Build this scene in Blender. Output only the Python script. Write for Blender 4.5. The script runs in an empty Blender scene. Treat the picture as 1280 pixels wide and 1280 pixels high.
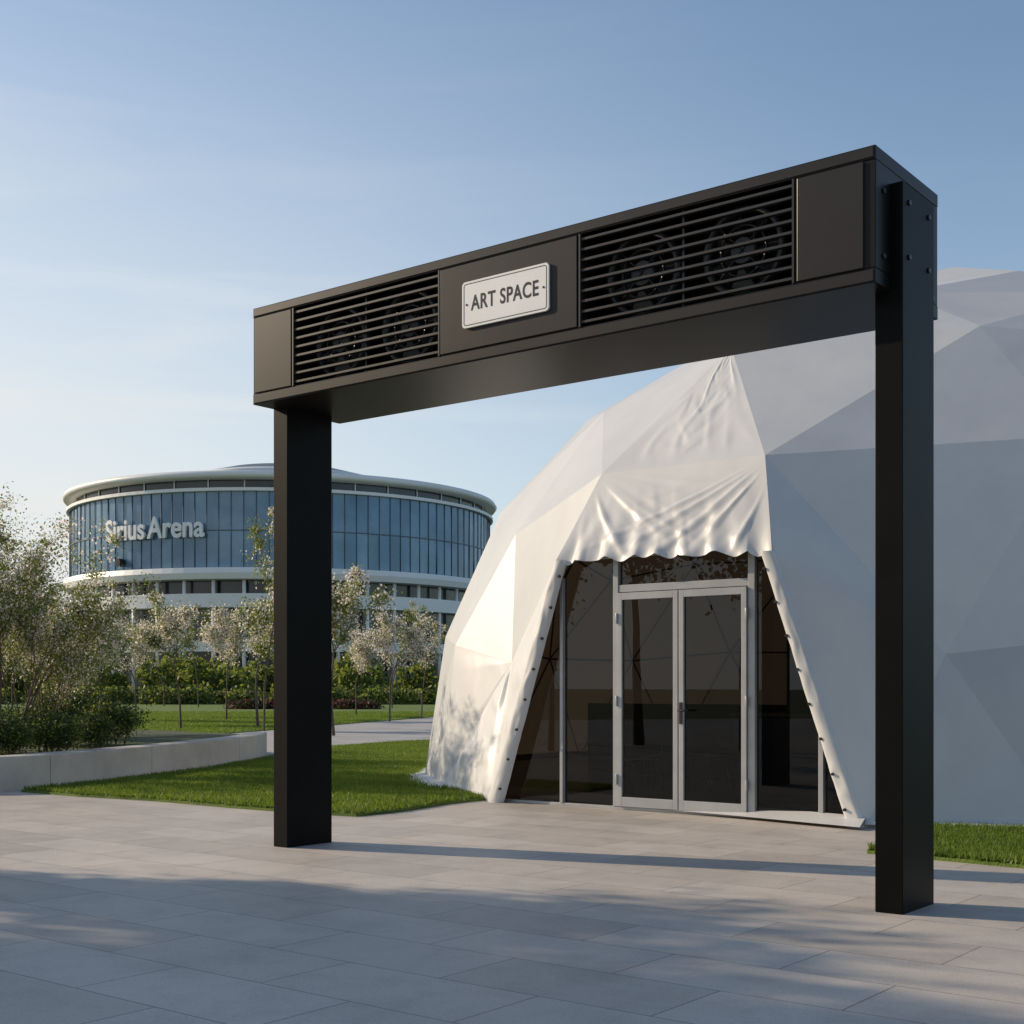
import bpy, bmesh, math, random
import numpy as np
from mathutils import Vector, Matrix, noise
C=bpy.context; D=bpy.data
scn=C.scene
R=math.radians

# ---------------------------------------------------------------- materials
def new_mat(name):
    m=D.materials.new(name); m.use_nodes=True
    nt=m.node_tree; nt.nodes.clear()
    out=nt.nodes.new('ShaderNodeOutputMaterial')
    return m,nt,out
def N(nt,t,**kw):
    n=nt.nodes.new(t)
    for k,v in kw.items(): setattr(n,k,v)
    return n
def ramp(nt,fac,stops):
    r=N(nt,'ShaderNodeValToRGB'); e=r.color_ramp.elements
    while len(e)<len(stops): e.new(0.5)
    for i,(p,c) in enumerate(stops):
        e[i].position=p; e[i].color=(c[0],c[1],c[2],1)
    nt.links.new(fac,r.inputs[0]); return r.outputs[0]
def noise_t(nt,scale,detail=4,rough=.5,vec=None,dist=0):
    n=N(nt,'ShaderNodeTexNoise'); n.inputs['Scale'].default_value=scale
    n.inputs['Detail'].default_value=detail; n.inputs['Roughness'].default_value=rough
    n.inputs['Distortion'].default_value=dist
    if vec is not None: nt.links.new(vec,n.inputs['Vector'])
    return n.outputs['Fac']
def coords(nt,scale=(1,1,1),rot=0,kind='Object'):
    tc=N(nt,'ShaderNodeTexCoord'); mp=N(nt,'ShaderNodeMapping')
    mp.inputs['Scale'].default_value=scale; mp.inputs['Rotation'].default_value=(0,0,rot)
    nt.links.new(tc.outputs[kind],mp.inputs[0]); return mp.outputs[0]
def bump(nt,h,strength=.2,dist=.02,normal=None):
    b=N(nt,'ShaderNodeBump'); b.inputs['Strength'].default_value=strength; b.inputs['Distance'].default_value=dist
    nt.links.new(h,b.inputs['Height'])
    if normal is not None: nt.links.new(normal,b.inputs['Normal'])
    return b.outputs[0]
def simple(name,c1,c2=None,scale=3,rough=.6,metal=0,bmp=0,bscale=30,bdist=.01,spec=.5):
    m,nt,out=new_mat(name)
    p=N(nt,'ShaderNodeBsdfPrincipled')
    p.inputs['Roughness'].default_value=rough; p.inputs['Metallic'].default_value=metal
    p.inputs['Specular IOR Level'].default_value=spec
    v=coords(nt)
    if c2 is None: c2=tuple(min(1,x*1.25) for x in c1)
    f=noise_t(nt,scale,5,.6,v)
    nt.links.new(ramp(nt,f,[(.35,c1),(.65,c2)]),p.inputs['Base Color'])
    if bmp: nt.links.new(bump(nt,noise_t(nt,bscale,4,.6,v),bmp,bdist),p.inputs['Normal'])
    nt.links.new(p.outputs[0],out.inputs[0]); return m

M={}
M['black']=simple('black_powder_coat',(.006,.0058,.0055),(.009,.0086,.008),scale=2,rough=.36,metal=0,bmp=.03,bscale=300,bdist=.001,spec=.20)
M['post']=simple('black_post_coat',(.003,.003,.003),(.0045,.0045,.0045),scale=2,rough=.42,metal=0,bmp=.03,bscale=300,bdist=.001,spec=.09)
M['panel']=simple('dark_bronze_panel',(.021,.0175,.0155),(.026,.022,.0195),scale=1.2,rough=.34,metal=.1,bmp=.03,bscale=300,bdist=.001,spec=.33)
M['slat']=simple('slat_paint',(.020,.019,.018),(.026,.025,.024),rough=.35,metal=.1)
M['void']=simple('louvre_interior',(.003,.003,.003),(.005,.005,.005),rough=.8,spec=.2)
M['fan']=simple('fan_plastic',(.018,.018,.019),(.026,.026,.027),rough=.32,metal=.2,spec=.4)
M['bolt']=simple('bolt_steel',(.03,.03,.03),(.05,.05,.05),rough=.35,metal=.6)
M['plate']=simple('white_enamel',(.72,.72,.71),(.79,.79,.78),scale=2,rough=.35)
M['ink']=simple('dark_lettering',(.022,.022,.024),(.03,.03,.032),rough=.6,spec=.2)
M['alu']=simple('aluminium_frame',(.36,.37,.38),(.42,.43,.44),rough=.38,metal=.35)
M['concrete']=simple('cast_concrete',(.37,.35,.32),(.48,.46,.42),scale=1.3,rough=.8,bmp=.25,bscale=40,bdist=.004)
M['path']=simple('footpath_paving',(.30,.295,.29),(.38,.375,.37),scale=.8,rough=.85,bmp=.2,bscale=60,bdist=.004)
M['soil']=simple('planting_bed_soil',(.035,.045,.018),(.07,.095,.03),scale=3,rough=.9,bmp=.6,bscale=15,bdist=.04)
M['white_clad']=simple('white_cladding',(.74,.74,.73),(.80,.80,.79),scale=.1,rough=.45)
M['roofgrey']=simple('roof_membrane',(.07,.09,.11),(.10,.12,.14),scale=.2,rough=.5)
M['dark_win']=simple('dark_window_band',(.015,.02,.025),(.03,.035,.04),scale=.4,rough=.15)
M['mull']=simple('arena_mullion',(.05,.08,.12),(.07,.11,.16),rough=.4)
M['letters']=simple('white_letters',(.80,.81,.82),(.84,.85,.86),rough=.5)
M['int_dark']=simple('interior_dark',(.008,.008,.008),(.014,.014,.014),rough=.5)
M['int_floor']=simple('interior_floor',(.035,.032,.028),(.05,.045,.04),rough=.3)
M['strut']=simple('dome_strut',(.06,.055,.05),(.08,.075,.07),rough=.4)
M['bark']=simple('bark',(.075,.055,.04),(.13,.10,.075),scale=12,rough=.9,bmp=.5,bscale=30,bdist=.01)

def glass(name,tint,refl_min,rough=.0):
    m,nt,out=new_mat(name)
    tr=N(nt,'ShaderNodeBsdfTransparent'); tr.inputs[0].default_value=(*tint,1)
    gl=N(nt,'ShaderNodeBsdfGlossy'); gl.inputs['Roughness'].default_value=rough; gl.inputs[0].default_value=(.9,.95,1,1)
    fr=N(nt,'ShaderNodeFresnel'); fr.inputs[0].default_value=1.45
    mr=N(nt,'ShaderNodeMapRange'); mr.inputs['To Min'].default_value=refl_min; mr.inputs['To Max'].default_value=1
    nt.links.new(fr.outputs[0],mr.inputs[0])
    mx=N(nt,'ShaderNodeMixShader'); nt.links.new(mr.outputs[0],mx.inputs[0])
    nt.links.new(tr.outputs[0],mx.inputs[1]); nt.links.new(gl.outputs[0],mx.inputs[2]); nt.links.new(mx.outputs[0],out.inputs[0])
    return m
M['glass']=glass('door_glass',(.42,.43,.43),.0)

m,nt,out=new_mat('arena_glass'); M['arena_glass']=m
p=N(nt,'ShaderNodeBsdfPrincipled'); p.inputs['Roughness'].default_value=.12; p.inputs['Specular IOR Level'].default_value=.85; p.inputs['Specular Tint'].default_value=(.70,.86,1,1)
v=coords(nt,(1,1,1))
vo=N(nt,'ShaderNodeTexNoise'); vo.inputs['Scale'].default_value=.25; vo.inputs['Detail'].default_value=6; nt.links.new(v,vo.inputs['Vector'])
gi=N(nt,'ShaderNodeNewGeometry')
ma=N(nt,'ShaderNodeMath',operation='MULTIPLY_ADD'); nt.links.new(gi.outputs['Random Per Island'],ma.inputs[0]); ma.inputs[1].default_value=.3; nt.links.new(vo.outputs['Fac'],ma.inputs[2])
nt.links.new(ramp(nt,ma.outputs[0],[(.4,(.05,.115,.19)),(.65,(.10,.19,.29)),(.9,(.18,.29,.41))]),p.inputs['Base Color'])
nt.links.new(bump(nt,noise_t(nt,.35,2,.5,v),.08,.3),p.inputs['Normal'])
nt.links.new(p.outputs[0],out.inputs[0])

m,nt,out=new_mat('tent_membrane'); M['fabric']=m
v=coords(nt)
p=N(nt,'ShaderNodeBsdfPrincipled'); p.inputs['Roughness'].default_value=.42; p.inputs['Specular IOR Level'].default_value=.35
f=noise_t(nt,.9,6,.65,v)
geo=N(nt,'ShaderNodeNewGeometry')
colout=ramp(nt,f,[(.3,(.535,.54,.545)),(.65,(.60,.605,.60))])
pt=ramp(nt,geo.outputs['Random Per Island'],[(0,(.76,.785,.82)),(1,(1.08,1.08,1.075))])  # random tone per panel, from darker bluish to slightly lighter
mt_=N(nt,'ShaderNodeMixRGB',blend_type='MULTIPLY'); mt_.inputs[0].default_value=1; nt.links.new(colout,mt_.inputs[1]); nt.links.new(pt,mt_.inputs[2])
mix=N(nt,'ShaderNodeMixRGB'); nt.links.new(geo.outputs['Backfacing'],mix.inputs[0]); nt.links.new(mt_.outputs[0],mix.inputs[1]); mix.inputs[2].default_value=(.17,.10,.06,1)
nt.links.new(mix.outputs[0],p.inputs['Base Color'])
b1=bump(nt,noise_t(nt,1.3,3,.5,v,.3),.13,.06)
b2=bump(nt,noise_t(nt,350,2,.5,v),.05,.001,b1)
nt.links.new(b2,p.inputs['Normal'])
tl=N(nt,'ShaderNodeBsdfTranslucent'); tl.inputs[0].default_value=(.75,.55,.38,1)
mx=N(nt,'ShaderNodeMixShader'); mx.inputs[0].default_value=.03
nt.links.new(p.outputs[0],mx.inputs[1]); nt.links.new(tl.outputs[0],mx.inputs[2]); nt.links.new(mx.outputs[0],out.inputs[0])

# cloth of the canopy: same membrane without the random per-panel tone
m=m.copy(); m.name='canopy_cloth'; M['cloth']=m
for n_ in m.node_tree.nodes:
    if n_.type=='MIX_RGB' and n_.blend_type=='MULTIPLY': n_.inputs[0].default_value=.12

m,nt,out=new_mat('stone_slab_paving'); M['pave']=m
p=N(nt,'ShaderNodeBsdfPrincipled')
v=coords(nt,(1,1,1),R(38))
br=N(nt,'ShaderNodeTexBrick'); nt.links.new(v,br.inputs['Vector'])
br.offset=.5; br.inputs['Scale'].default_value=1; br.inputs['Brick Width'].default_value=1.2; br.inputs['Row Height'].default_value=.6
br.inputs['Mortar Size'].default_value=.0045; br.inputs['Mortar Smooth'].default_value=.3; br.inputs['Bias'].default_value=0
br.inputs['Color1'].default_value=(.45,.415,.375,1); br.inputs['Color2'].default_value=(.56,.52,.475,1); br.inputs['Mortar'].default_value=(.19,.175,.16,1)
n1=noise_t(nt,.5,6,.65,v); n2=noise_t(nt,60,3,.6,v); n3=noise_t(nt,2.3,6,.7,v,.5)
mm=N(nt,'ShaderNodeMixRGB',blend_type='MULTIPLY'); mm.inputs[0].default_value=1
nt.links.new(br.outputs['Color'],mm.inputs[1]); nt.links.new(ramp(nt,n1,[(.25,(.80,.80,.80)),(.7,(1.08,1.06,1.04))]),mm.inputs[2])
m2=N(nt,'ShaderNodeMixRGB',blend_type='MULTIPLY'); m2.inputs[0].default_value=1
nt.links.new(mm.outputs[0],m2.inputs[1]); nt.links.new(ramp(nt,n2,[(.3,(.86,.86,.86)),(.7,(1.06,1.06,1.06))]),m2.inputs[2])
m4=N(nt,'ShaderNodeMixRGB',blend_type='MULTIPLY'); m4.inputs[0].default_value=1
nt.links.new(m2.outputs[0],m4.inputs[1]); nt.links.new(ramp(nt,n3,[(.32,(.86,.86,.87)),(.55,(1.02,1.02,1.02))]),m4.inputs[2])
nt.links.new(m4.outputs[0],p.inputs['Base Color'])
nt.links.new(ramp(nt,n1,[(.3,(.5,)*3),(.7,(.7,)*3)]),p.inputs['Roughness'])
p.inputs['Specular IOR Level'].default_value=.35
bb=bump(nt,br.outputs['Fac'],-.35,.004)
nt.links.new(bump(nt,n2,.15,.003,bb),p.inputs['Normal'])
nt.links.new(p.outputs[0],out.inputs[0])

def leafmat(name,stops,trans=.35,scale=1.5,tcol=(.25,.32,.05)):
    m,nt,out=new_mat(name)
    v=coords(nt); 
    a=N(nt,'ShaderNodeNewGeometry')
    f=noise_t(nt,scale,4,.6,v)
    mm=N(nt,'ShaderNodeMath',operation='ADD'); nt.links.new(f,mm.inputs[0])
    m3=N(nt,'ShaderNodeMath',operation='MULTIPLY_ADD'); nt.links.new(a.outputs['Random Per Island'],m3.inputs[0]); m3.inputs[1].default_value=.5; m3.inputs[2].default_value=-.25
    nt.links.new(m3.outputs[0],mm.inputs[1])
    c=ramp(nt,mm.outputs[0],stops)
    d=N(nt,'ShaderNodeBsdfPrincipled'); d.inputs['Roughness'].default_value=.55; d.inputs['Specular IOR Level'].default_value=.3
    nt.links.new(c,d.inputs['Base Color'])
    t=N(nt,'ShaderNodeBsdfTranslucent'); 
    tm=N(nt,'ShaderNodeMixRGB'); tm.inputs[0].default_value=.5; nt.links.new(c,tm.inputs[1]); tm.inputs[2].default_value=(*tcol,1)
    nt.links.new(tm.outputs[0],t.inputs[0])
    mx=N(nt,'ShaderNodeMixShader'); mx.inputs[0].default_value=trans
    nt.links.new(d.outputs[0],mx.inputs[1]); nt.links.new(t.outputs[0],mx.inputs[2]); nt.links.new(mx.outputs[0],out.inputs[0])
    return m
M['leaf']=leafmat('spring_leaves',[(.25,(.065,.10,.02)),(.55,(.13,.17,.035)),(.8,(.20,.22,.06))],.45,tcol=(.34,.40,.06))
M['leafdark']=leafmat('dark_leaves',[(.25,(.02,.04,.013)),(.55,(.045,.075,.022)),(.8,(.075,.105,.035))],.25,tcol=(.10,.16,.03))
M['leafred']=leafmat('red_hedge_leaves',[(.25,(.06,.02,.018)),(.55,(.10,.035,.028)),(.8,(.13,.06,.04))],.2,tcol=(.2,.05,.03))
M['blossom']=leafmat('blossom_petals',[(.2,(.66,.56,.52)),(.55,(.79,.72,.67)),(.85,(.85,.81,.77))],.5,tcol=(.90,.80,.72))
M['grass']=leafmat('grass_blades',[(.2,(.06,.11,.014)),(.55,(.11,.18,.024)),(.85,(.19,.25,.045))],.4,scale=.7,tcol=(.28,.38,.03))
M['lawn']=simple('lawn_turf',(.075,.13,.018),(.14,.20,.03),scale=2.5,rough=.9,bmp=.8,bscale=60,bdist=.03)
M['field']=simple('ground_turf',(.05,.075,.02),(.09,.11,.035),scale=.05,rough=.95)

# ---------------------------------------------------------------- mesh builder
class MB:
    def __init__(s): s.v=[]; s.f=[]; s.m=[]; s.mats=[]; s.sm=[]
    def mi(s,mat):
        if mat not in s.mats: s.mats.append(mat)
        return s.mats.index(mat)
    def add(s,vs,fs,mat,smooth=False):
        o=len(s.v); s.v+= [tuple(x) for x in vs]; i=s.mi(mat)
        for f in fs: s.f.append(tuple(a+o for a in f)); s.m.append(i); s.sm.append(smooth)
    def box(s,x0,x1,y0,y1,z0,z1,mat):
        vs=[(x,y,z) for x in (x0,x1) for y in (y0,y1) for z in (z0,z1)]
        s.add(vs,[(0,1,3,2),(4,6,7,5),(0,4,5,1),(2,3,7,6),(0,2,6,4),(1,5,7,3)],mat)
    def tube(s,p0,p1,r0,r1,mat,n=8,cap=True,smooth=True):
        p0=Vector(p0);p1=Vector(p1);d=(p1-p0).normalized()
        a=d.orthogonal().normalized();b=d.cross(a)
        vs=[]
        for p,r in ((p0,r0),(p1,r1)):
            for i in range(n):
                t=2*math.pi*i/n; vs.append(p+a*math.cos(t)*r+b*math.sin(t)*r)
        fs=[(i,(i+1)%n,n+(i+1)%n,n+i) for i in range(n)]
        s.add(vs,fs,mat,smooth)
        if cap:
            o=len(s.v)-2*n; i=s.mi(mat)
            s.f.append(tuple(o+k for k in range(n))[::-1]); s.m.append(i); s.sm.append(False)
            s.f.append(tuple(o+n+k for k in range(n))); s.m.append(i); s.sm.append(False)
    def obj(s,name,parent=None,bevel=0):
        me=D.meshes.new(name); me.from_pydata(s.v,[],s.f)
        for mt in s.mats: me.materials.append(mt)
        me.polygons.foreach_set('material_index',s.m); me.polygons.foreach_set('use_smooth',s.sm)
        me.update(); o=D.objects.new(name,me); C.collection.objects.link(o)
        if parent: o.parent=parent
        if bevel:
            b=o.modifiers.new('bevel','BEVEL'); b.width=bevel; b.segments=2; b.limit_method='ANGLE'
        return o
def empty(name,loc=(0,0,0),rz=0):
    e=D.objects.new(name,None); e.location=loc; e.rotation_euler=(0,0,rz); e.empty_display_size=.3
    C.collection.objects.link(e); return e
def text_mesh(txt,size,extrude,offset=0,spacing=1,wspace=1):
    cu=D.curves.new('txt','FONT'); cu.body=txt; cu.size=size; cu.extrude=extrude; cu.offset=offset; cu.align_x='CENTER'; cu.align_y='CENTER'; cu.space_character=spacing; cu.space_word=wspace
    o=D.objects.new('txt',cu); C.collection.objects.link(o); C.view_layer.update()
    me=D.meshes.new_from_object(o.evaluated_get(C.evaluated_depsgraph_get())); D.objects.remove(o); return me

YAW=math.atan2(-.615,.788)

# ---------------------------------------------------------------- portal gate
L=5.656; ZB=3.863; ZT=4.70; DB=1.05
gate=empty('entrance_portal_frame',(-2.254,11.486,0),YAW)
def X(s): return L-s
zi0,zi1=3.955,4.615
b=MB()
b.box(0,L,0,DB,zi1,ZT,M['black']); b.box(0,L,0,DB,ZB,zi0,M['black'])
b.box(.002,L-.002,.5,DB-.002,zi0,zi1,M['black'])
for (a,c) in ((0.0,X(5.153)),(X(3.501),X(2.194)),(X(.535),L)):
    b.box(a+.0005,c-.0005,.004,.5,zi0,zi1,M['black'])
b.obj('beam_housing',gate,.006)
b=MB()
for (a,c) in ((X(5.62),X(5.165)),(X(3.487),X(2.208)),(X(.513),X(.075))):
    b.box(a,c,-.010,.012,zi0+.006,zi1-.006,M['panel'])
b.box(.012,L-.012,-.006,.01,zi1+.012,ZT-.010,M['panel']); b.box(.012,L-.012,-.006,.01,ZB+.010,zi0-.012,M['panel'])
b.obj('beam_panels',gate,.003)
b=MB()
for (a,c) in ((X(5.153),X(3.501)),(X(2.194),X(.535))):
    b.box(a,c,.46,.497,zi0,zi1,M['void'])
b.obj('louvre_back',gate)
b=MB()
for (a,c) in ((X(5.153),X(3.501)),(X(2.194),X(.535))):
    n=9; dz=(zi1-zi0)/n
    for i in range(n):
        z=zi0+dz*(i+.5)
        vs=[];t=.0085
        for x in (a,c):
            vs+=[(x,.004,z+t),(x,.004,z-t),(x,.034,z-t-.004),(x,.034,z+t-.004)]
        b.add(vs,[(0,1,2,3),(4,7,6,5),(0,4,5,1),(1,5,6,2),(2,6,7,3),(3,7,4,0)],M['slat'])
    xm=(a+c)/2; b.box(xm-.008,xm+.008,.036,.052,zi0,zi1,M['slat'])
    b.box(a,a+.014,-.006,.08,zi0,zi1,M['slat']); b.box(c-.014,c,-.006,.08,zi0,zi1,M['slat'])
b.obj('louvre_slats',gate)
b=MB()
zc=(zi0+zi1)/2
for (a,c) in ((X(5.153),X(3.501)),(X(2.194),X(.535))):
    for fx in (.27,.74):
        xc=a+(c-a)*fx; rr=.26
        n=40
        for (ra,rb,y0,y1) in ((rr,rr+.035,.12,.26),(rr*.62,rr*.66,.13,.145)):
            vs=[];fs=[]
            for i in range(n):
                t=2*math.pi*i/n
                for (r_,y_) in ((ra,y0),(rb,y0),(rb,y1),(ra,y1)):
                    vs.append((xc+r_*math.cos(t),y_,zc+r_*math.sin(t)))
            for i in range(n):
                j=(i+1)%n
                for k in range(4): fs.append((4*i+k,4*j+k,4*j+(k+1)%4,4*i+(k+1)%4))
            b.add(vs,fs,M['fan'],True)
        b.tube((xc,.12,zc),(xc,.24,zc),.085,.10,M['fan'],20)
        for k in range(7):
            t=2*math.pi*k/7
            vs=[]
            for (r_,dt,y_) in ((.09,-.1,.15),(.09,.35,.21),(rr-.015,.45,.23),(rr-.015,-.15,.14)):
                vs.append((xc+r_*math.cos(t+dt),y_,zc+r_*math.sin(t+dt)))
            b.add(vs,[(0,1,2,3)],M['fan'])
        for k in range(4):
            t=math.pi/4+math.pi/2*k
            b.tube((xc,.12,zc),(xc+rr*math.cos(t),.12,zc+rr*math.sin(t)),.006,.006,M['fan'],5)
b.obj('ventilation_fans',gate)
b=MB(); b.box(L-.10,L+.08,.23,.76,0,4.53,M['post']); b.obj('post_a',gate,.006)
b=MB(); b.box(.006,.186,.23,.77,0,ZB+.02,M['post']); b.obj('post_b',gate,.006)
b=MB()
for (y_,z_) in ((.87,4.45),(.87,4.15),(.94,3.98),(.12,4.45),(.12,4.05)):
    b.tube((L,y_,z_),(L+.014,y_,z_),.018,.016,M['bolt'],10)
for (y_,z_) in ((.33,4.42),(.33,4.08),(.66,4.42),(.66,4.08)):
    b.tube((L+.08,y_,z_),(L+.092,y_,z_),.018,.016,M['bolt'],10)
b.obj('bolts',gate)
sign=empty('art_space_sign',(-2.254,11.486,0),YAW)
sx0,sx1,sz0,sz1=X(3.252),X(2.440),4.115,4.462
def rrect(x0,x1,z0,z1,r,n=6):
    pts=[]
    for cx,cz,a0 in ((x1-r,z1-r,0),(x0+r,z1-r,90),(x0+r,z0+r,180),(x1-r,z0+r,270)):
        for i in range(n+1):
            t=R(a0+90*i/n); pts.append((cx+r*math.cos(t),cz+r*math.sin(t)))
    return pts
b=MB(); pts=rrect(sx0,sx1,sz0,sz1,.03); n=len(pts)
vs=[(x,-.030,z) for x,z in pts]+[(x,-.012,z) for x,z in pts]
b.add(vs,[tuple(range(n))]+[(i,n+i,n+(i+1)%n,(i+1)%n) for i in range(n)]+[tuple(range(n,2*n))[::-1]],M['plate'])
b.obj('plate',sign)
b=MB(); 
pa=rrect(sx0+.016,sx1-.016,sz0+.016,sz1-.016,.022); pb=rrect(sx0+.0215,sx1-.0215,sz0+.0215,sz1-.0215,.016)
b.add([(x,-.0312,z) for x,z in pa]+[(x,-.0312,z) for x,z in pb],[(i,(i+1)%n,n+(i+1)%n,n+i) for i in range(n)],M['ink'])
b.obj('border_line',sign)
me=text_mesh('ART SPACE',.158,.0004,.0026,1.07); me.materials.append(M['ink'])
o=D.objects.new('lettering',me); C.collection.objects.link(o); o.parent=sign
w=max(v.co.x for v in me.vertices)-min(v.co.x for v in me.vertices)
o.scale=(.635/w,1.0,1); o.rotation_euler=(R(90),0,0); o.location=((sx0+sx1)/2,-.0312,(sz0+sz1)/2)
b=MB()
for xx in (sx0+.045,sx1-.045): b.tube((xx,-.030,(sz0+sz1)/2),(xx,-.034,(sz0+sz1)/2),.009,.008,M['ink'],10)
b.obj('screws',sign)

# ---------------------------------------------------------------- geodesic dome tent
dome=empty('geodesic_dome_tent',(1.667,14.77,0),YAW)
bm=bmesh.new(); bmesh.ops.create_icosphere(bm,subdivisions=3,radius=1)
def az(v): return math.degrees(math.atan2(v.co.x,-v.co.y))
ref=[v for v in bm.verts if len(v.link_edges)==5 and abs(v.co.z-.447)<.02][0]
rot=R(45)-R(az(ref))
bmesh.ops.rotate(bm,verts=bm.verts,cent=(0,0,0),matrix=Matrix.Rotation(rot,3,'Z'))
bmesh.ops.delete(bm,geom=[v for v in bm.verts if v.co.z<-.02],context='VERTS')
def find(a,z):
    best=None;bd=9
    for v in bm.verts:
        da=abs((az(v)-a+180)%360-180)/57.3*max(.2,math.hypot(v.co.x,v.co.y)); d_=math.hypot(da,v.co.z-z)
        if d_<bd: bd=d_;best=v
    return best
HL=find(-9,.447);HR=find(9,.447);AP=find(-3,.66);V0=find(0,.23);L5=find(-18,.23);R5=find(18,.23)
L4=find(-27,.447);B9l=find(-9,0);B9r=find(9,0);B27=find(-27,0);L36=find(-36,.23)
RD=8.4;CX,CY=.37,8.2;ZS=.965
def zmap(z):
    ks=[(0,0),(.25,2.0),(.447,3.62),(.66,5.25),(.86,6.45),(.96,7.2),(1.0,8.1)]
    for (a,za),(c,zc_) in zip(ks,ks[1:]):
        if z<=c+1e-6: return za+(zc_-za)*(z-a)/(c-a)
    return 8.1
for v in bm.verts: v.co=Vector((v.co.x*RD+CX,v.co.y*RD+CY,max(0,zmap(v.co.z))))
for v,c in ((HL,(-1.15,.52,3.98)),(HR,(1.12,.32,3.93)),(AP,(-.12,1.85,5.6)),(L5,(-2.82,.9,1.73)),(R5,(2.95,.75,1.75)),
            (L4,(-3.3,1.6,3.5)),(B9l,(-2.42,-.05,0)),(B9r,(2.42,-.05,0)),(B27,(-4.3,1.2,0))): v.co=Vector(c)
P={k:v.co.copy() for k,v in dict(HL=HL,HR=HR,AP=AP,L5=L5,R5=R5,B27=B27,BL=B9l,BR=B9r,L4=L4,L36=L36).items()}
kill=set()
for f in bm.faces:
    s=set(f.verts)
    if V0 in s or s=={AP,HL,HR} or s=={B9l,L5,B27} or s=={B27,L5,L36}: kill.add(f)
bmesh.ops.delete(bm,geom=list(kill),context='FACES')
bmesh.ops.delete(bm,geom=[v for v in bm.verts if not v.link_faces],context='VERTS')
bmesh.ops.recalc_face_normals(bm,faces=bm.faces)
f0=max(bm.faces,key=lambda f:f.calc_center_median().z)
if f0.normal.z<0: bmesh.ops.reverse_faces(bm,faces=bm.faces)
base=[v.co.copy() for v in bm.verts if v.co.z<.01]
me2=D.meshes.new('frame_struts'); bm.to_mesh(me2); me2.materials.append(M['strut'])
bmesh.ops.split_edges(bm,edges=bm.edges)
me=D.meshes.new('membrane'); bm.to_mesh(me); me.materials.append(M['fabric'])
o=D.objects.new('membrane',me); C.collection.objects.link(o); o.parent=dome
o2=D.objects.new('frame_struts',me2); C.collection.objects.link(o2); o2.parent=dome
for v in me2.vertices: v.co=Vector(((v.co.x-CX)*.98+CX,(v.co.y-CY)*.98+CY,v.co.z*.98))
wf=o2.modifiers.new('wire','WIREFRAME'); wf.thickness=.04; wf.use_replace=True
bm.free()
CL=Vector((-1.40,-.06,2.90)); CR=Vector((1.40,-.06,2.84))
P['CL']=CL;P['CR']=CR
def patch(b,p00,p10,p11,p01,nu,nv,fn,mat,scallop=0):
    n=(p10-p00).cross((p01 if (p01-p00).length>.01 else p11)-p00).normalized()
    vs=[];fs=[]
    for j in range(nv+1):
        w=j/nv
        for i in range(nu+1):
            u=i/nu
            p=p00.lerp(p10,u).lerp(p01.lerp(p11,u),w)
            p=p+n*fn(u,w,p)
            if scallop: 
                k=(1-w)**8
                p.z-=scallop*k*(abs(math.sin(math.pi*(u*8.0+.25*math.sin(u*13))))**.8)*(.7+.3*math.sin(u*23))
            vs.append(p)
    for j in range(nv):
        for i in range(nu):
            a=j*(nu+1)+i; fs.append((a,a+1,a+nu+2,a+nu+1))
    b.add(vs,fs,mat,True)
def nz(x,y,z): return noise.noise(Vector((x,y,z)))
def crease(x,y,s,k=3.0):
    t=1-min(1,abs(nz(x,y,s))*k); return t*t*(3-2*t)
def ss(t): t=max(0,min(1,t)); return t*t*(3-2*t)
def win(t,k=8): return ss(t*k)*ss((1-t)*k)
def hood(u,w,p):
    e=win(u,7)*ss((1-w)*1.8); low=(1-w)
    ul=math.atan2(u+.08,1.05-w)*2.2; ur=math.atan2(1.08-u,1.05-w)*2.2
    r=.019*crease(ul*3.4,w*.8,1.3,2.4)*(1-u)*1.3+.019*crease(ur*3.4,w*.8,5.7,2.4)*u*1.3
    r+=.014*crease(u*8+1.2*w,w*1.4,4.1,2.2)*(.15+low)
    r+=.010*nz(u*5,w*3,2)+.030*math.sin(math.pi*u)*low
    return r*e + .016*math.sin(u*8*2*math.pi+1)*(1-w)**3
def top(u,w,p):
    e=win(u,7)*ss(w*5)*ss((1-w)*4)
    c=math.exp(-((u-.5)/.22)**2)
    r=.012*crease((u-.5)*3,(w*7.5-abs(u-.5)*5),3.2,2.2)*c+.009*crease(u*4,w*3+u*2,6.6)+.010*nz(u*3,w*3,9)
    return r*e
def side(amp,sc,seed,ang=0.0):
    def f(u,w,p):
        e=win(u,5)*win(w,5)
        r=amp*crease(p.x*sc+ang*p.z,p.z*sc*.5-ang*p.x,seed,2.3)+amp*.4*crease(p.x*sc*2.1+ang*2*p.z,p.z*sc*1.3,seed+3,2.3)+amp*.4*nz(p.x,p.z,seed)
        return r*e
    return f
F=M['cloth']
b=MB()
patch(b,CL,CR,P['HR'],P['HL'],160,70,hood,F,scallop=.06)
patch(b,P['HL'],P['HR'],P['AP'],P['AP'],100,100,top,F)
patch(b,CL,P['HL'],P['L5'],P['L5'],30,30,side(.006,1.5,2.),F)
patch(b,P['BL'],CL,P['L5'],P['L5'],70,50,side(.022,1.5,5.,.5),F)
patch(b,P['B27'],P['BL'],P['L5'],P['L5'],90,80,side(.045,1.3,7.,.35),F)
patch(b,P['L36'],P['B27'],P['L5'],P['L5'],60,60,side(.012,.9,9.,.3),F)
patch(b,P['HR'],CR,P['R5'],P['R5'],30,30,side(.008,1.2,12.),F)
patch(b,CR,P['BR'],P['R5'],P['R5'],30,30,side(.012,1.3,14.),F)
o=b.obj('entrance_canopy_cloth',dome)
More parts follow.
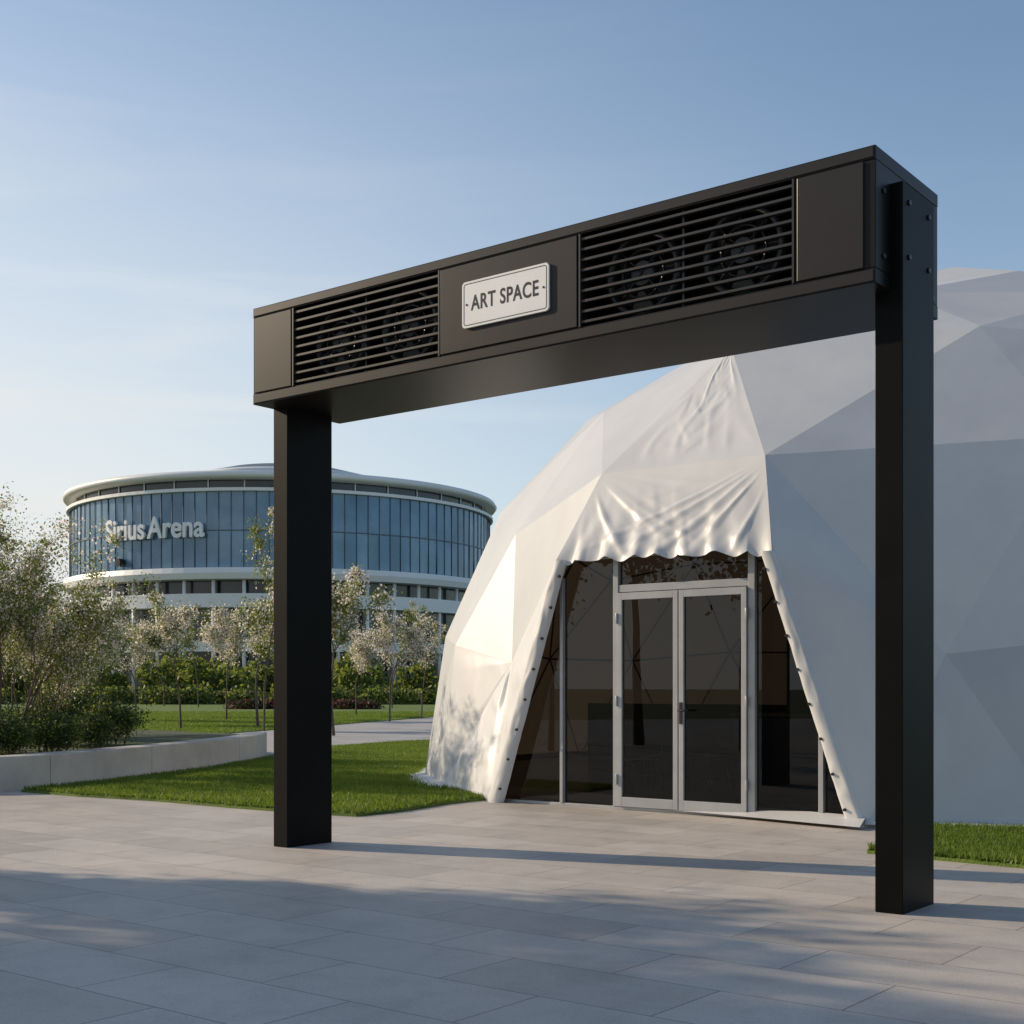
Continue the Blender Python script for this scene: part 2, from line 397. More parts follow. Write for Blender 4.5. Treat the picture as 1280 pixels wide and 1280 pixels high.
def hem(name,top_,bot,wid,sgn):
    b=MB(); nv=120; nu=8; vs=[];fs=[]
    for j in range(nv+1):
        w=j/nv
        p=bot.lerp(top_,w)
        for i in range(nu+1):
            u=i/nu
            ww=wid*(1.15-.3*w+.06*nz(w*5,3,sgn)+.03*nz(w*18,1,sgn))
            x=p.x-sgn*u*ww+ sgn*.02
            y=p.y-.03-.012*math.sin(math.pi*u)-.014*crease(w*9,u*1.2+w*2,sgn*4,2.2)*math.sin(math.pi*u)
            if u==0: y=p.y+.02
            if i==nu: y=p.y+.02
            vs.append((x,y,p.z))
    for j in range(nv):
        for i in range(nu):
            a=j*(nu+1)+i; f=(a,a+1,a+nu+2,a+nu+1)
            fs.append(f if sgn<0 else f[::-1])
    b.add(vs,fs,F,True)
    for k in range(8):
        w=.06+k*.125; p=bot.lerp(top_,w); 
        b.tube((p.x-sgn*wid*.72,p.y-.062,p.z),(p.x-sgn*wid*.72,p.y-.03,p.z),.016,.016,M['ink'],10)
    b.obj(name,dome)
hem('jamb_hem_a',CL,P['BL'],.19,-1)
hem('jamb_hem_b',CR,P['BR'],.19,1)
# ground skirt
b=MB()
base.sort(key=lambda p_: math.atan2(p_.x-CX,-(p_.y-CY)))
for i in range(len(base)-1):
    p0,p1=base[i],base[i+1]
    if abs(p0.x)<2.5 and abs(p1.x)<2.5 and p0.y<1: continue
    def outw(p_,d): 
        q=Vector((p_.x-CX,p_.y-CY,0)).normalized(); return Vector((p_.x,p_.y,0))+q*d
    a_,b_=outw(p0,-.05),outw(p1,-.05); c_,d_=outw(p1,.34),outw(p0,.34)
    a_.z=b_.z=.11; c_.z=d_.z=.035
    if abs(p0.x-2.42)<.01: d_=outw(p0,.05); d_.z=.035
    if abs(p1.x+2.42)<.01: c_=outw(p1,.05); c_.z=.035
    nn=14; 
    for k in range(nn):
        t0,t1=k/nn,(k+1)/nn
        wv=lambda t: .03*math.sin(t*math.pi*5+i)*math.sin(math.pi*t)
        q0=d_.lerp(c_,t0);q1=d_.lerp(c_,t1)
        q0=q0+Vector((wv(t0)*.6,wv(t0),0));q1=q1+Vector((wv(t1)*.6,wv(t1),0))
        b.add([a_.lerp(b_,t0),q0,q1,a_.lerp(b_,t1)],[(0,1,2,3)],F)
b.obj('ground_skirt',dome)

# glazed entrance wall
G=.12
def zj(x): return min(2.93,(2.38-abs(x))*2.88)
b=MB(); A=M['alu']
s_=lambda s:s-2.24
def bar(x0,x1,z0,z1,dy=0,th=.08,mat=None): b.box(x0,x1,G-th/2-dy,G+th/2-dy,z0,z1,mat or A)
xm=[s_(.811),s_(1.584),s_(2.434),s_(3.324),s_(4.124)]
bar(-2.30,2.30,.0,.036)
bar(xm[1]-.01,xm[3]+.01,2.50,2.585)
bar(-1.38,1.38,2.90,2.96)
for x_,w_ in ((xm[0],.022),(xm[1],.035),(xm[3],.04),(xm[4],.028)): bar(x_-w_,x_+w_,.036,zj(x_)-.03,.004,.09)
def leaf(x0,x1):
    w=.062
    for (a,c,d,e) in ((x0,x0+w,.04,2.49),(x1-w,x1,.04,2.49),(x0+w,x1-w,.04,.15),(x0+w,x1-w,2.41,2.49)):
        b.box(a,c,G-.075,G-.015,d,e,A)
leaf(xm[1]+.04,xm[2]-.006); leaf(xm[2]+.006,xm[3]-.045)
for z_ in (.35,1.25,2.2):
    b.tube((xm[1]+.036,G-.085,z_-.06),(xm[1]+.036,G-.085,z_+.06),.014,.014,A,8)
    b.tube((xm[3]-.04,G-.085,z_-.06),(xm[3]-.04,G-.085,z_+.06),.014,.014,A,8)
b.obj('door_frames',dome,.004)
b=MB()
hx=xm[2]+.037
b.box(hx-.018,hx+.018,G-.088,G-.076,1.0,1.24,M['ink']); b.tube((hx,G-.088,1.15),(hx,G-.14,1.15),.01,.01,M['ink'],8); b.tube((hx-.01,G-.13,1.15),(hx+.12,G-.13,1.15),.01,.01,M['ink'],8)
b.obj('door_handle',dome)
b=MB()
def pane(x0,x1,z0,z1,y):
    pts=[(x0,y,z0),(x1,y,z0)]
    if zj(x1)>z0: pts.append((x1,y,min(z1,max(z0,zj(x1)))))
    k=1.33
    if x0<-k<x1: pts.append((-k,y,min(z1,zj(-k))))
    if x0<k<x1: pts.append((k,y,min(z1,zj(k))))
    pts.append((x0,y,min(z1,max(z0,zj(x0)))))
    b.add(pts,[tuple(range(len(pts)))],M['glass'])
pane(xm[1]+.1,xm[2]-.066,.148,2.412,G-.045); pane(xm[2]+.066,xm[3]-.105,.148,2.412,G-.045)
pane(-2.35,xm[0]-.02,.035,2.93,G+.003); pane(xm[0]+.02,xm[1]-.03,.035,2.93,G+.003)
pane(xm[3]+.04,xm[4]-.027,.035,2.93,G+.003); pane(xm[4]+.027,2.35,.035,2.93,G+.003)
pane(xm[1]+.035,xm[3]-.04,2.585,2.90,G+.003)
b.obj('glazing',dome)
# interior
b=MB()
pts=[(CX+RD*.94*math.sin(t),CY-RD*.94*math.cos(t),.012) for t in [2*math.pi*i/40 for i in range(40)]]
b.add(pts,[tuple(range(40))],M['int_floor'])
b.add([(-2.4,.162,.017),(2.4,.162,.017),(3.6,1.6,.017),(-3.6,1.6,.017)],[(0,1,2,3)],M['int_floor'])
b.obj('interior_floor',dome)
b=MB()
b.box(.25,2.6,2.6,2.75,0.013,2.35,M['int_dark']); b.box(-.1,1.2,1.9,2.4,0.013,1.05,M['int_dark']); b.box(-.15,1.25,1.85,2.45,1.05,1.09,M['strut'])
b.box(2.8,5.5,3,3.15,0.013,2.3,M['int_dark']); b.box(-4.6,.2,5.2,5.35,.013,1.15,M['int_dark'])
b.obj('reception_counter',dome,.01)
b=MB()
for (cx,cy,an) in ((-1.9,2.6,.3),(-1.2,3.2,-.4),(-1.5,1.9,1.),(2.0,1.5,.5),(-.75,3.8,.1)):
    ca,sa=math.cos(an),math.sin(an)
    T=lambda x,y,z:(cx+x*ca-y*sa,cy+x*sa+y*ca,z)
    for sx in (-.2,.2):
        for sy in (-.2,.2): b.tube(T(sx*1.1,sy*1.1,.018),T(sx*.8,sy*.8,.45),.012,.012,M['strut'],6)
    vs=[T(x,y,z) for z in (.44,.48) for (x,y) in ((-.23,-.22),(.23,-.22),(.25,.22),(-.25,.22))]
    b.add(vs,[(0,3,2,1),(4,5,6,7),(0,1,5,4),(1,2,6,5),(2,3,7,6),(3,0,4,7)],M['int_dark'])
    vs=[T(x,.22+y+(z-.48)*.25,z) for y in (0,.03) for (x,z) in ((-.24,.5),(.24,.5),(.22,.88),(-.22,.88))]
    b.add(vs,[(0,3,2,1),(4,5,6,7),(0,1,5,4),(1,2,6,5),(2,3,7,6),(3,0,4,7)],M['int_dark'])
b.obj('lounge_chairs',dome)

# ---------------------------------------------------------------- arena building
AX,AY=-29.2,170.
arena=empty('round_arena_building',(AX,AY,0))
def lathe(b,prof,mat,n=128,smooth=False):
    vs=[];fs=[];k=len(prof)
    for i in range(n):
        t=2*math.pi*i/n
        for r,z in prof: vs.append((r*math.cos(t),r*math.sin(t),z))
    for i in range(n):
        j=(i+1)%n
        for q in range(k-1): fs.append((i*k+q,j*k+q,j*k+q+1,i*k+q+1))
    b.add(vs,fs,mat,smooth)
b=MB(); W=M['white_clad']
lathe(b,[(25.0,24.15),(27.0,24.25),(27.25,24.6),(27.0,25.0),(26.5,25.05)],W,smooth=True)
lathe(b,[(25.5,23.25),(26.75,23.2),(26.75,22.85),(26.2,22.8)],W)
lathe(b,[(26.2,14.55),(27.0,14.5),(27.2,13.9),(27.0,13.25),(25.4,13.2)],W)
lathe(b,[(25.3,11.75),(26.6,11.7),(26.6,10.2),(25.3,10.15)],W)
lathe(b,[(25.3,6.6),(26.4,6.5),(26.4,5.4),(25.3,5.3)],W)
for i in range(48):
    t=2*math.pi*i/48; x,y=math.cos(t),math.sin(t)
    b.tube((26.1*x,26.1*y,0),(26.1*x,26.1*y,13.2),.22,.22,W,6)
b.obj('white_bands_and_columns',arena)
b=MB(); lathe(b,[(26.5,25.04),(20,26.2),(12.6,27.2)],M['roofgrey'],smooth=True); lathe(b,[(12.6,27.2),(12.5,27.7),(12.2,27.9)],W); lathe(b,[(12.2,27.9),(8,29.0),(4,29.6),(.1,29.8)],M['roofgrey'],smooth=True)
b.obj('roof',arena)
b=MB(); lathe(b,[(25.75,23.2),(25.75,24.2)],M['dark_win']); lathe(b,[(25.2,10.2),(25.2,0)],M['dark_win']);lathe(b,[(25.2,13.25),(25.2,11.7)],M['dark_win']); b.obj('recessed_window_bands',arena)
b=MB()
rnd=random.Random(5); n=120; rows=[14.55,18.6,22.82]
for i in range(n):
    t0=2*math.pi*i/n;t1=2*math.pi*(i+1)/n
    for j in range(2):
        d=[rnd.uniform(-.025,.025) for _ in range(4)]
        q=[]
        for (t,z,dd) in ((t0,rows[j],d[0]),(t1,rows[j],d[1]),(t1,rows[j+1],d[2]),(t0,rows[j+1],d[3])):
            q.append(((26.3+dd)*math.cos(t),(26.3+dd)*math.sin(t),z))
        b.add(q,[(0,1,2,3)],M['arena_glass'])
b.obj('curtain_wall_glass',arena)
b=MB()
for i in range(n):
    t=2*math.pi*i/n; x,y=math.cos(t),math.sin(t)
    b.tube((26.36*x,26.36*y,14.5),(26.36*x,26.36*y,22.85),.045,.045,M['mull'],4)
    if i%3==0: b.tube((25.85*x,25.85*y,23.2),(25.85*x,25.85*y,24.2),.09,.09,W,4)
for z in (18.6,): lathe(b,[(26.3,z-.05),(26.40,z-.05),(26.40,z+.05),(26.3,z+.05)],M['mull'])
b.obj('mullions',arena)
me=text_mesh('Sirius Arena',3.3,.15,.075,1.02,.45)
xs=[v.co.x for v in me.vertices]; wx=max(xs)-min(xs); x0=min(xs); Rr=26.8
for v in me.vertices:
    u=(v.co.x-x0)/wx; a=R(-38.0+28.9*u); rr=Rr+v.co.z
    z=v.co.y+18.9
    v.co=Vector((rr*math.sin(a),-rr*math.cos(a),z))
me.materials.append(M['letters']); o=D.objects.new('name_lettering',me); C.collection.objects.link(o); o.parent=arena
b=MB(); a=R(-33); b.tube((26.4*math.sin(a),-26.4*math.cos(a),15.4),(27.2*math.sin(a),-27.2*math.cos(a),15.4),.45,.45,M['ink'],8); b.obj('facade_dark_box',arena)  # small dark box on the facade, purpose unknown

# ---------------------------------------------------------------- ground
def poly(name,pts,z,mat,thick=0,parent=None):
    b=MB(); n=len(pts); vs=[(x,y,z) for x,y in pts]
    fs=[tuple(range(n))]
    ar=sum(pts[i][0]*pts[(i+1)%n][1]-pts[(i+1)%n][0]*pts[i][1] for i in range(n))
    if thick:
        vs+=[(x,y,z-thick) for x,y in pts]; fs+=[(i,n+i,n+(i+1)%n,(i+1)%n) for i in range(n)]
    if ar<0: fs=[f[::-1] for f in fs]
    b.add(vs,fs,mat); return b.obj(name,parent)
poly('ground',[(-3000,-500),(3000,-500),(3000,4000),(-3000,4000)],-.03,M['field'])
poly('pavement',[(-40,-25),(45,-25),(45,40),(-40,40)],0,M['pave'])
lawn1=[(-6.6,17.75),(-5.6,17.0),(-4.4,16.3),(-3.3,15.4),(-2.4,14.75),(-1.7,14.35),(-1.25,14.9),(-.75,15.9),(-.2,16.6),(-.2,20),(-1.6,34.5),(-2.8,33.5),(-4.4,30.2),(-4.75,26.2),(-5.2,22.3),(-6.0,19.3)]
poly('lawn',lawn1,.03,M['lawn'],.03)
lawn2=[(3.0,11.15),(4.1,10.1),(7,9.6),(20,9.4),(20,16),(3.9,13.6),(3.6,12.2)]
poly('lawn',lawn2,.03,M['lawn'],.03)
fl=[(-9.9,34.5),(-4,62),(4,100),(7,140),(-100,140),(-90,33)]
poly('lawn',fl,.035,M['lawn'],.035)
poly('footpath',[(-10,33),(-9.9,34.5),(-4,62),(4,100),(7,140),(40,140),(30,40),(-1.6,34.5),(-2.8,33.5),(-4.4,30.2),(-4.6,25.9),(-6,28)],.008,M['path'])
wl=[(-16,16.9),(-12,17.2),(-9.0,17.35),(-7.0,17.75),(-6.35,19.0),(-5.6,22.0),(-5.05,25.7),(-5.2,28.0)]
def curve(pts,n=8):
    out=[]
    for i in range(len(pts)-1):
        p0=pts[max(0,i-1)];p1=pts[i];p2=pts[i+1];p3=pts[min(len(pts)-1,i+2)]
        for k in range(n):
            t=k/n
            out.append(tuple(.5*((2*p1[a])+(-p0[a]+p2[a])*t+(2*p0[a]-5*p1[a]+4*p2[a]-p3[a])*t*t+(-p0[a]+3*p1[a]-3*p2[a]+p3[a])*t**3) for a in (0,1)))
    out.append(pts[-1]); return out
wc=curve(wl); b=MB(); ww=.42; H=.47
rows_=[]
for i,p_ in enumerate(wc):
    a=Vector(wc[max(0,i-1)]);c=Vector(wc[min(len(wc)-1,i+1)]); d=(c-a).normalized(); nrm=Vector((d.y,-d.x))
    q0=Vector(p_);q1=q0-nrm*ww
    rows_.append([(q0.x,q0.y,0),(q0.x,q0.y,H-.015),(q0.x-nrm.x*.015,q0.y-nrm.y*.015,H),(q1.x,q1.y,H),(q1.x,q1.y,0)])
vs=[v for r_ in rows_ for v in r_]; fs=[]
for i in range(len(rows_)-1):
    for k in range(4): fs.append((5*i+k,5*i+5+k,5*i+6+k,5*i+k+1))
e=5*(len(rows_)-1); fs.append((e,e+1,e+2,e+3,e+4)); 
b.add(vs,fs,M['concrete'])
for i in range(6,len(wc)-1,8):
    a=Vector(wc[i]);c=Vector(wc[i+1]);d=(c-a).normalized();nrm=Vector((d.y,-d.x))
    q=[a+nrm*.002,a+nrm*.002+d*.008]
    b.add([(q[0].x,q[0].y,.0),(q[1].x,q[1].y,.0),(q[1].x,q[1].y,H-.02),(q[0].x,q[0].y,H-.02)],[(0,1,2,3)],M['soil'])
b.obj('retaining_wall')
bed=[(x-.2,y+.2) for x,y in wc]+[(-9.6,32.5),(-40,32.5),(-40,17)]
poly('planting_bed',bed,.40,M['soil'],.4)

# ---------------------------------------------------------------- vegetation
def in_poly(x,y,pts):
    c=np.zeros(len(x),bool); n=len(pts); j=n-1
    for i in range(n):
        xi,yi=pts[i];xj,yj=pts[j]
        c^=((yi>y)!=(yj>y))&(x<(xj-xi)*(y-yi)/((yj-yi)+1e-9)+xi); j=i
    return c
def raw_obj(name,V,Fc,k,mats,mi=None,parent=None):
    me=D.meshes.new(name); nf=len(Fc)
    me.vertices.add(len(V)); me.vertices.foreach_set('co',V.astype(np.float32).ravel())
    me.loops.add(nf*k); me.loops.foreach_set('vertex_index',Fc.astype(np.int32).ravel())
    me.polygons.add(nf); me.polygons.foreach_set('loop_start',np.arange(0,nf*k,k,dtype=np.int32)); me.polygons.foreach_set('loop_total',np.full(nf,k,dtype=np.int32))
    for m_ in mats: me.materials.append(m_)
    if mi is not None: me.polygons.foreach_set('material_index',mi.astype(np.int32))
    me.update(calc_edges=True); me.validate()
    return me
def grass(name,pts,n,z,h=.05,seed=1,bounds=None,wd=(.006,.013)):
    rs=np.random.RandomState(seed); xs=[p_[0] for p_ in pts];ys=[p_[1] for p_ in pts]
    bx=bounds or (min(xs),max(xs),min(ys),max(ys))
    x=rs.uniform(bx[0],bx[1],n);y=rs.uniform(bx[2],bx[3],n); k=in_poly(x,y,pts); x=x[k];y=y[k]; n=len(x)
    a=rs.uniform(0,2*np.pi,n);w=rs.uniform(wd[0],wd[1],n);hh=h*rs.uniform(.5,1.3,n);l=rs.normal(0,.4,n)*hh;l2=rs.normal(0,.4,n)*hh
    zz=np.full(n,z)
    V=np.stack([np.stack([x-np.cos(a)*w,y-np.sin(a)*w,zz],1),np.stack([x+np.cos(a)*w,y+np.sin(a)*w,zz],1),np.stack([x+l,y+l2,zz+hh],1)],1).reshape(-1,3)
    me=raw_obj(name,V,np.arange(3*n).reshape(-1,3),3,[M['grass']])
    o=D.objects.new(name,me); C.collection.objects.link(o); return o
grass('grass_blades',lawn1,230000,.03,.055,1)
grass('grass_blades',lawn2,120000,.03,.055,2,(3,8,9.4,14))
grass('grass_blades',fl,160000,.035,.07,3,(-22,0,33,75),(.01,.02))

def tree_mesh(name,seed,h,crown_r,base_h,trunk_r,nleaf,lsize,mats,frac,stems=1,spread=.5,depth=3,clump=.28,upright=.5):
    rnd=random.Random(seed); b=MB(); tips=[]
    def grow(p,d,l,r,dp):
        segs=3; 
        for s in range(segs):
            d2=(d+Vector((rnd.gauss(0,.13),rnd.gauss(0,.13),rnd.gauss(0,.06)+.03))).normalized()
            q=p+d2*l/segs; r2=r*(.86)
            b.tube(p,q,r,r2,M['bark'],6 if dp>1 else 4,cap=False); 
            p=q;d=d2;r=r2
            if dp<=1: tips.append((p.copy(),dp))
            if dp>0 and s>=1:
                for _ in range(2):
                    a=rnd.uniform(0,2*math.pi); side_=Vector((math.cos(a),math.sin(a),rnd.uniform(-.15,.5)))
                    nd=(d*upright+side_*spread).normalized()
                    grow(p,nd,l*rnd.uniform(.6,.85),r*.62,dp-1)
        tips.append((p.copy(),dp))
    for s in range(stems):
        a=rnd.uniform(0,6.28); off=Vector((math.cos(a),math.sin(a),0))*(.0 if stems==1 else rnd.uniform(.1,.5))
        d=Vector((off.x*.7,off.y*.7,1)).normalized() if stems>1 else Vector((rnd.gauss(0,.04),rnd.gauss(0,.04),1)).normalized()
        if stems==1:
            top_=off+d*base_h; b.tube(off,off+d*base_h*.5,trunk_r*1.25,trunk_r,M['bark'],8,False); b.tube(off+d*base_h*.5,top_,trunk_r,trunk_r*.9,M['bark'],8,False)
            grow(top_,d,(h-base_h)*.62,trunk_r*.85,depth)
        else: grow(off,d,h*rnd.uniform(.42,.62),trunk_r,depth)
    T=np.array([tuple(t[0]) for t in tips])
    k=T[:,2]>base_h*.8; T=T[k]
    rs=np.random.RandomState(seed)
    ci=rs.choice(len(T),size=max(8,int(len(T)*.8)),replace=False); T=T[ci]
    wts=rs.gamma(1.2,1,len(T)); wts/=wts.sum()
    idx=rs.choice(len(T),size=nleaf,p=wts)
    cs=(clump*rs.uniform(.5,1.4,len(T)))[idx]
    Pn=T[idx]+rs.normal(0,1,(nleaf,3))*cs[:,None]*np.array([1,1,.8])
    n1=rs.normal(0,1,(nleaf,3)); n1/=np.linalg.norm(n1,axis=1)[:,None]
    n2=np.cross(n1,rs.normal(0,1,(nleaf,3))); n2/=np.linalg.norm(n2,axis=1)[:,None]
    sz=lsize*rs.uniform(.5,1.3,nleaf)
    cb=rs.uniform(-.3,.3,len(T))[idx]; mi=(rs.uniform(0,1,nleaf)+cb<frac).astype(int)
    a_=n1*sz[:,None];b_=n2*sz[:,None]*np.where(mi==1,.9,.6)[:,None]
    V=np.stack([Pn-a_,Pn-b_*1.0,Pn+a_,Pn+b_],1).reshape(-1,3)
    nb=len(b.v); vb=np.array(b.v); 
    F4=np.arange(4*nleaf).reshape(-1,4)+nb
    bf=np.array(b.f)
    Vall=np.concatenate([vb,V]); Fall=np.concatenate([bf,F4])
    mi_all=np.concatenate([np.zeros(len(bf),int),1+mi])
    me=raw_obj(name,Vall,Fall,4,[M['bark'],mats[0],mats[1]],mi_all)
    zmax=np.percentile(Pn[:,2],99.5); me['zmax']=float(zmax)
    return me
def place(name,me,x,y,h,z=0,rot=0,sx=1.0):
    o=D.objects.new(name,me); C.collection.objects.link(o); s=h/me['zmax']; o.scale=(s*sx,s*sx,s); o.location=(x,y,z); o.rotation_euler=(0,0,rot); return o
tA=tree_mesh('blossom_tree',3,4.8,1.2,1.5,.055,10000,.052,(M['leaf'],M['blossom']),.42,clump=.22,depth=2,spread=.75,upright=.7)
tB=tree_mesh('blossom_tree',8,4.8,1.2,1.4,.055,10000,.052,(M['leaf'],M['blossom']),.52,clump=.24,depth=2,spread=.8,upright=.7)
tE=tree_mesh('blossom_tree',17,4.8,1.2,1.5,.055,9000,.052,(M['leaf'],M['blossom']),.34,clump=.24,depth=2,spread=.7,upright=.75)
tC=tree_mesh('flowering_shrub',12,4.2,1.8,.4,.03,26000,.033,(M['leaf'],M['blossom']),.24,stems=7,depth=2,clump=.15,spread=.55,upright=.9)
tD=tree_mesh('flowering_shrub',21,4.2,1.8,.3,.03,24000,.033,(M['leaf'],M['blossom']),.20,stems=7,depth=2,clump=.18,spread=.6,upright=.8)
tG=tree_mesh('green_tree',31,7,2,2,.12,12000,.10,(M['leafdark'],M['leaf']),.5,clump=.38,depth=2,spread=.8,upright=.7)
tY=tree_mesh('young_green_tree',55,6.5,1.4,1.8,.06,6000,.06,(M['leaf'],M['blossom']),.12,clump=.22,depth=2,spread=.6,upright=.95)
tS=tree_mesh('evergreen_shrub',41,1.2,.8,.05,.02,9000,.03,(M['leafdark'],M['leaf']),.25,stems=8,depth=1,clump=.16,spread=.9,upright=.5)
def px(x,Y): return (x-640)/1650*Y
for i,(x_,Y_,h_,m_,sx) in enumerate(((226,44,4.5,tA,.9),(283,56,4.8,tB,.85),(322,46,4.9,tE,.95),(417,38,4.9,tE,.9),(487,54,4.5,tB,.85),(527,60,4.3,tA,.8),(170,62,4.4,tB,.9),(445,66,4.3,tB,.9),(352,64,4.8,tA,1.),(125,54,4.3,tE,1),(60,48,4.6,tA,1),(15,56,5,tB,1))):
    place('blossom_tree',m_,px(x_,Y_),Y_,h_,.03,i*1.7,sx)
place('young_green_tree',tY,px(330,42),42,6.9,.03,1.0,.7)
place('young_green_tree',tY,px(490,90),90,7.2,.03,2.0,.9)
place('young_green_tree',tY,px(248,95),95,7.4,.03,4.0,.9)
place('young_green_tree',tY,px(205,100),100,6.4,.03,5.0,1.1)
for i,(x_,Y_,h_,z_,m_,sx) in enumerate(((0,21.0,3.75,.4,tC,.9),(70,22.5,2.9,.4,tD,.85),(-70,20.5,4.0,.4,tD,1),(34,25,3.3,.4,tC,.9),(-30,27,4.2,.4,tD,1.),(92,29,2.7,.4,tC,.9))):
    place('flowering_shrub',m_,px(x_,Y_),Y_,h_,z_,i*2.1+.4,sx)
for i,(x_,Y_,h_,sx) in enumerate(((135,23.5,.85,1),(105,22,.6,1.1),(60,20,.7,1.2),(15,19.2,.65,1.2),(150,27,.6,1),(90,26,.9,1.2),(40,23,.9,1.2),(-20,20,.8,1.2))):
    place('evergreen_shrub',tS,px(x_,Y_),Y_,h_,.38,i*1.3,sx)
for i,(x_,y_,h_,m_,sx) in enumerate(((-11.5,8.0,6.8,tG,.9),(-15,9.2,8.0,tG,1.0),(-10.5,4.2,6.8,tG,.9),(-14,3.5,7.6,tG,1.0),(-18,11.5,8.6,tG,.9),(-12.5,12.2,6.2,tG,.7),(-11,.5,7.5,tG,1.1))):
    place('green_tree',m_,x_,y_,h_,0,i*1.9,sx)
def mass(name,pts,n,ls,mats,frac,seed):
    rs=np.random.RandomState(seed); A_=np.array(pts); idx=rs.randint(0,len(A_),n)
    d=rs.normal(0,1,(n,3)); d/=np.linalg.norm(d,axis=1)[:,None]; d*=rs.uniform(.55,1.08,n)[:,None]
    Pn=A_[idx,:3]+d*A_[idx,3:]; Pn[:,2]=np.maximum(Pn[:,2],.02)
    n1=rs.normal(0,1,(n,3)); n1/=np.linalg.norm(n1,axis=1)[:,None]
    n2=np.cross(n1,rs.normal(0,1,(n,3))); n2/=np.linalg.norm(n2,axis=1)[:,None]
    sz=ls*rs.uniform(.5,1.4,n); a_=n1*sz[:,None];b_=n2*sz[:,None]*.65
    V=np.stack([Pn-a_,Pn-b_,Pn+a_,Pn+b_],1).reshape(-1,3)
    me=raw_obj(name,V,np.arange(4*n).reshape(-1,4),4,list(mats),(rs.uniform(0,1,n)<frac).astype(int))
    o=D.objects.new(name,me); C.collection.objects.link(o); return o
rnd=random.Random(77)
pts=[]
for i in range(80):
    x=rnd.uniform(-52,-5); y=112+rnd.uniform(-3,3); r=rnd.uniform(.6,1.2); pts.append((x,y,.5,r*1.4,r,r*rnd.uniform(.8,1.3)))
mass('hedge',pts,26000,.16,(M['leafdark'],M['leaf']),.6,1)
pts=[(rnd.uniform(-18,-9),86+rnd.uniform(-1,1),.2,.9,.7,.45) for i in range(36)]
mass('red_hedge',pts,7000,.10,(M['leafred'],M['leafdark']),.35,2)
pts=[]
for i in range(100):
    x=rnd.uniform(-75,4); y=rnd.uniform(118,134); hh=rnd.uniform(2.0,5.4)
    for k in range(4): pts.append((x+rnd.gauss(0,.9),y+rnd.gauss(0,.9),hh*rnd.uniform(.25,.9),rnd.uniform(.8,1.7),1.2,rnd.uniform(.8,1.6)))
mass('tree_belt',pts,55000,.26,(M['leafdark'],M['leaf']),.85,3)
pts=[]
for i in range(420):
    a=rnd.uniform(-1.15,1.15); d=rnd.uniform(330,420); hh=rnd.uniform(5,11)
    for k in range(3): pts.append((d*math.sin(a)+rnd.gauss(0,3),d*math.cos(a),hh*rnd.uniform(.2,.8),rnd.uniform(3,6),3,rnd.uniform(2,4)))
mass('distant_tree_line',pts,50000,1.0,(M['leafdark'],M['leaf']),.4,4)

# ---------------------------------------------------------------- light, sky, camera
EL=R(23); sunv=Vector((-.93,.35,0)).normalized()*math.cos(EL)+Vector((0,0,math.sin(EL)))
sd=D.lights.new('sun','SUN'); sd.energy=5.0; sd.angle=R(.6); sd.color=(1,.81,.59)
so=D.objects.new('sun',sd); C.collection.objects.link(so); so.rotation_euler=sunv.to_track_quat('Z','Y').to_euler()
w=D.worlds.new('World'); scn.world=w; w.use_nodes=True; nt=w.node_tree; nt.nodes.clear()
out=N(nt,'ShaderNodeOutputWorld'); bg=N(nt,'ShaderNodeBackground'); bg.inputs[1].default_value=.13
sk=N(nt,'ShaderNodeTexSky'); sk.sky_type='NISHITA'; sk.sun_disc=False; sk.sun_elevation=EL; sk.sun_rotation=math.atan2(-.93,.35)
sk.air_density=1.0; sk.dust_density=.6; sk.ozone_density=1.4
tint=N(nt,'ShaderNodeMixRGB',blend_type='MULTIPLY'); tint.inputs[0].default_value=1; nt.links.new(sk.outputs[0],tint.inputs[1]); tint.inputs[2].default_value=(.95,1.06,1.12,1)
tc=N(nt,'ShaderNodeTexCoord'); sp=N(nt,'ShaderNodeSeparateXYZ'); nt.links.new(tc.outputs['Generated'],sp.inputs[0])
zr=N(nt,'ShaderNodeMapRange'); zr.interpolation_type='SMOOTHSTEP'; zr.inputs['From Min'].default_value=.06; zr.inputs['From Max'].default_value=.58; zr.inputs['To Min'].default_value=.95; zr.inputs['To Max'].default_value=.08
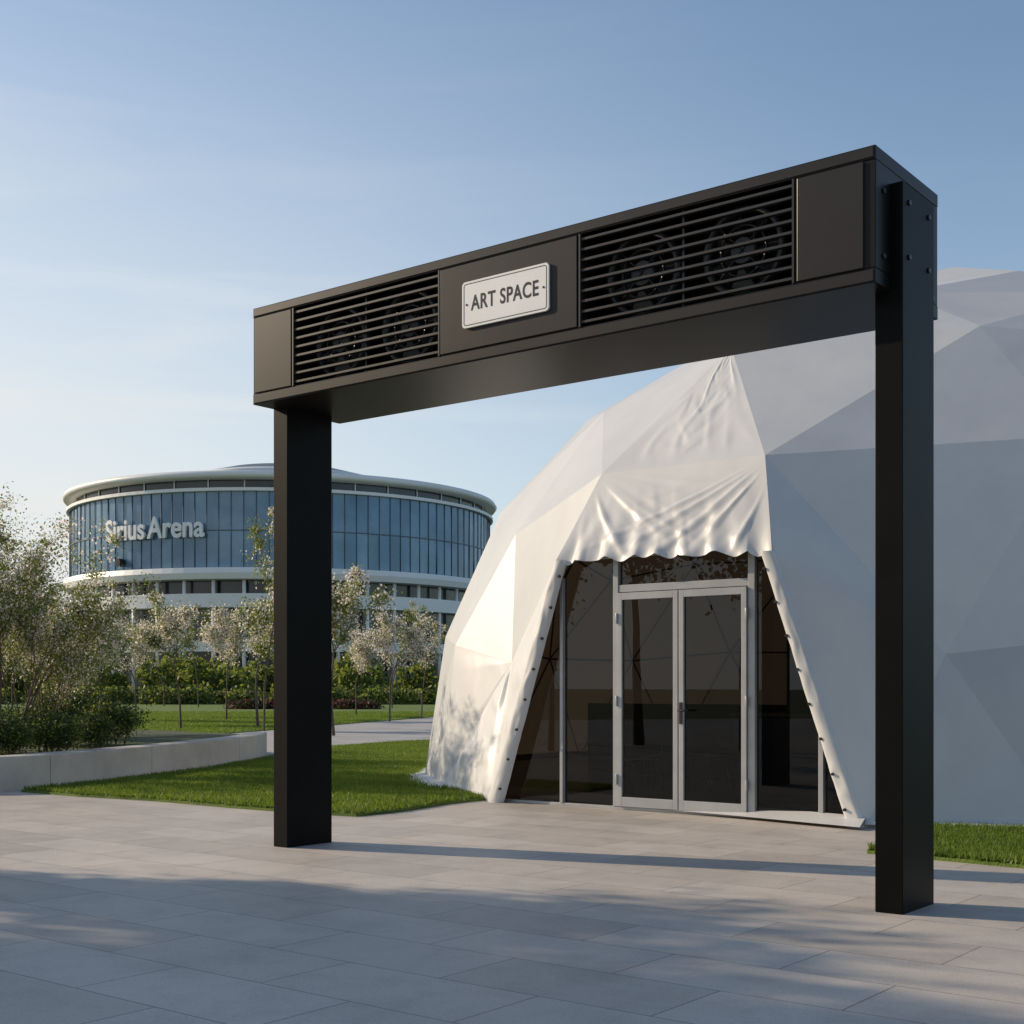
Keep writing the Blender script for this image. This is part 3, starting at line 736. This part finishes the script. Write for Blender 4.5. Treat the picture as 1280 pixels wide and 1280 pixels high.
nt.links.new(sp.outputs['Z'],zr.inputs[0])
xr=N(nt,'ShaderNodeMapRange'); xr.interpolation_type='SMOOTHSTEP'; xr.inputs['From Min'].default_value=-.46; xr.inputs['From Max'].default_value=.38; xr.inputs['To Min'].default_value=1.0; xr.inputs['To Max'].default_value=.20
nt.links.new(sp.outputs['X'],xr.inputs[0])
mu=N(nt,'ShaderNodeMath',operation='MULTIPLY'); nt.links.new(zr.outputs[0],mu.inputs[0]); nt.links.new(xr.outputs[0],mu.inputs[1])
mp=N(nt,'ShaderNodeMapping'); mp.inputs['Scale'].default_value=(1.2,1.2,9); mp.inputs['Rotation'].default_value=(0,R(8),0); nt.links.new(tc.outputs['Generated'],mp.inputs[0])
cn=noise_t(nt,1.6,6,.55,mp.outputs[0],.6)
cr=N(nt,'ShaderNodeMapRange'); cr.inputs['From Min'].default_value=.5; cr.inputs['From Max'].default_value=.78; cr.inputs['To Max'].default_value=.45; nt.links.new(cn,cr.inputs[0])
cm=N(nt,'ShaderNodeMath',operation='MULTIPLY'); nt.links.new(cr.outputs[0],cm.inputs[0]); nt.links.new(mu.outputs[0],cm.inputs[1])
ad=N(nt,'ShaderNodeMath',operation='ADD',use_clamp=True); nt.links.new(mu.outputs[0],ad.inputs[0]); nt.links.new(cm.outputs[0],ad.inputs[1])
hz=N(nt,'ShaderNodeMixRGB'); nt.links.new(ad.outputs[0],hz.inputs[0]); nt.links.new(tint.outputs[0],hz.inputs[1]); hz.inputs[2].default_value=(6.3,6.45,6.4,1)
nt.links.new(hz.outputs[0],bg.inputs[0]); nt.links.new(bg.outputs[0],out.inputs[0])
cam=D.cameras.new('camera'); co=D.objects.new('camera',cam); C.collection.objects.link(co)
co.location=(0,0,1.4); co.rotation_euler=(R(90),0,0); cam.sensor_width=36; cam.lens=1650/1280*36; cam.shift_y=220/1280
cam.clip_end=6000; cam.clip_start=.05
scn.camera=co
scn.view_settings.view_transform='Standard'; scn.view_settings.look='None'; scn.view_settings.exposure=0
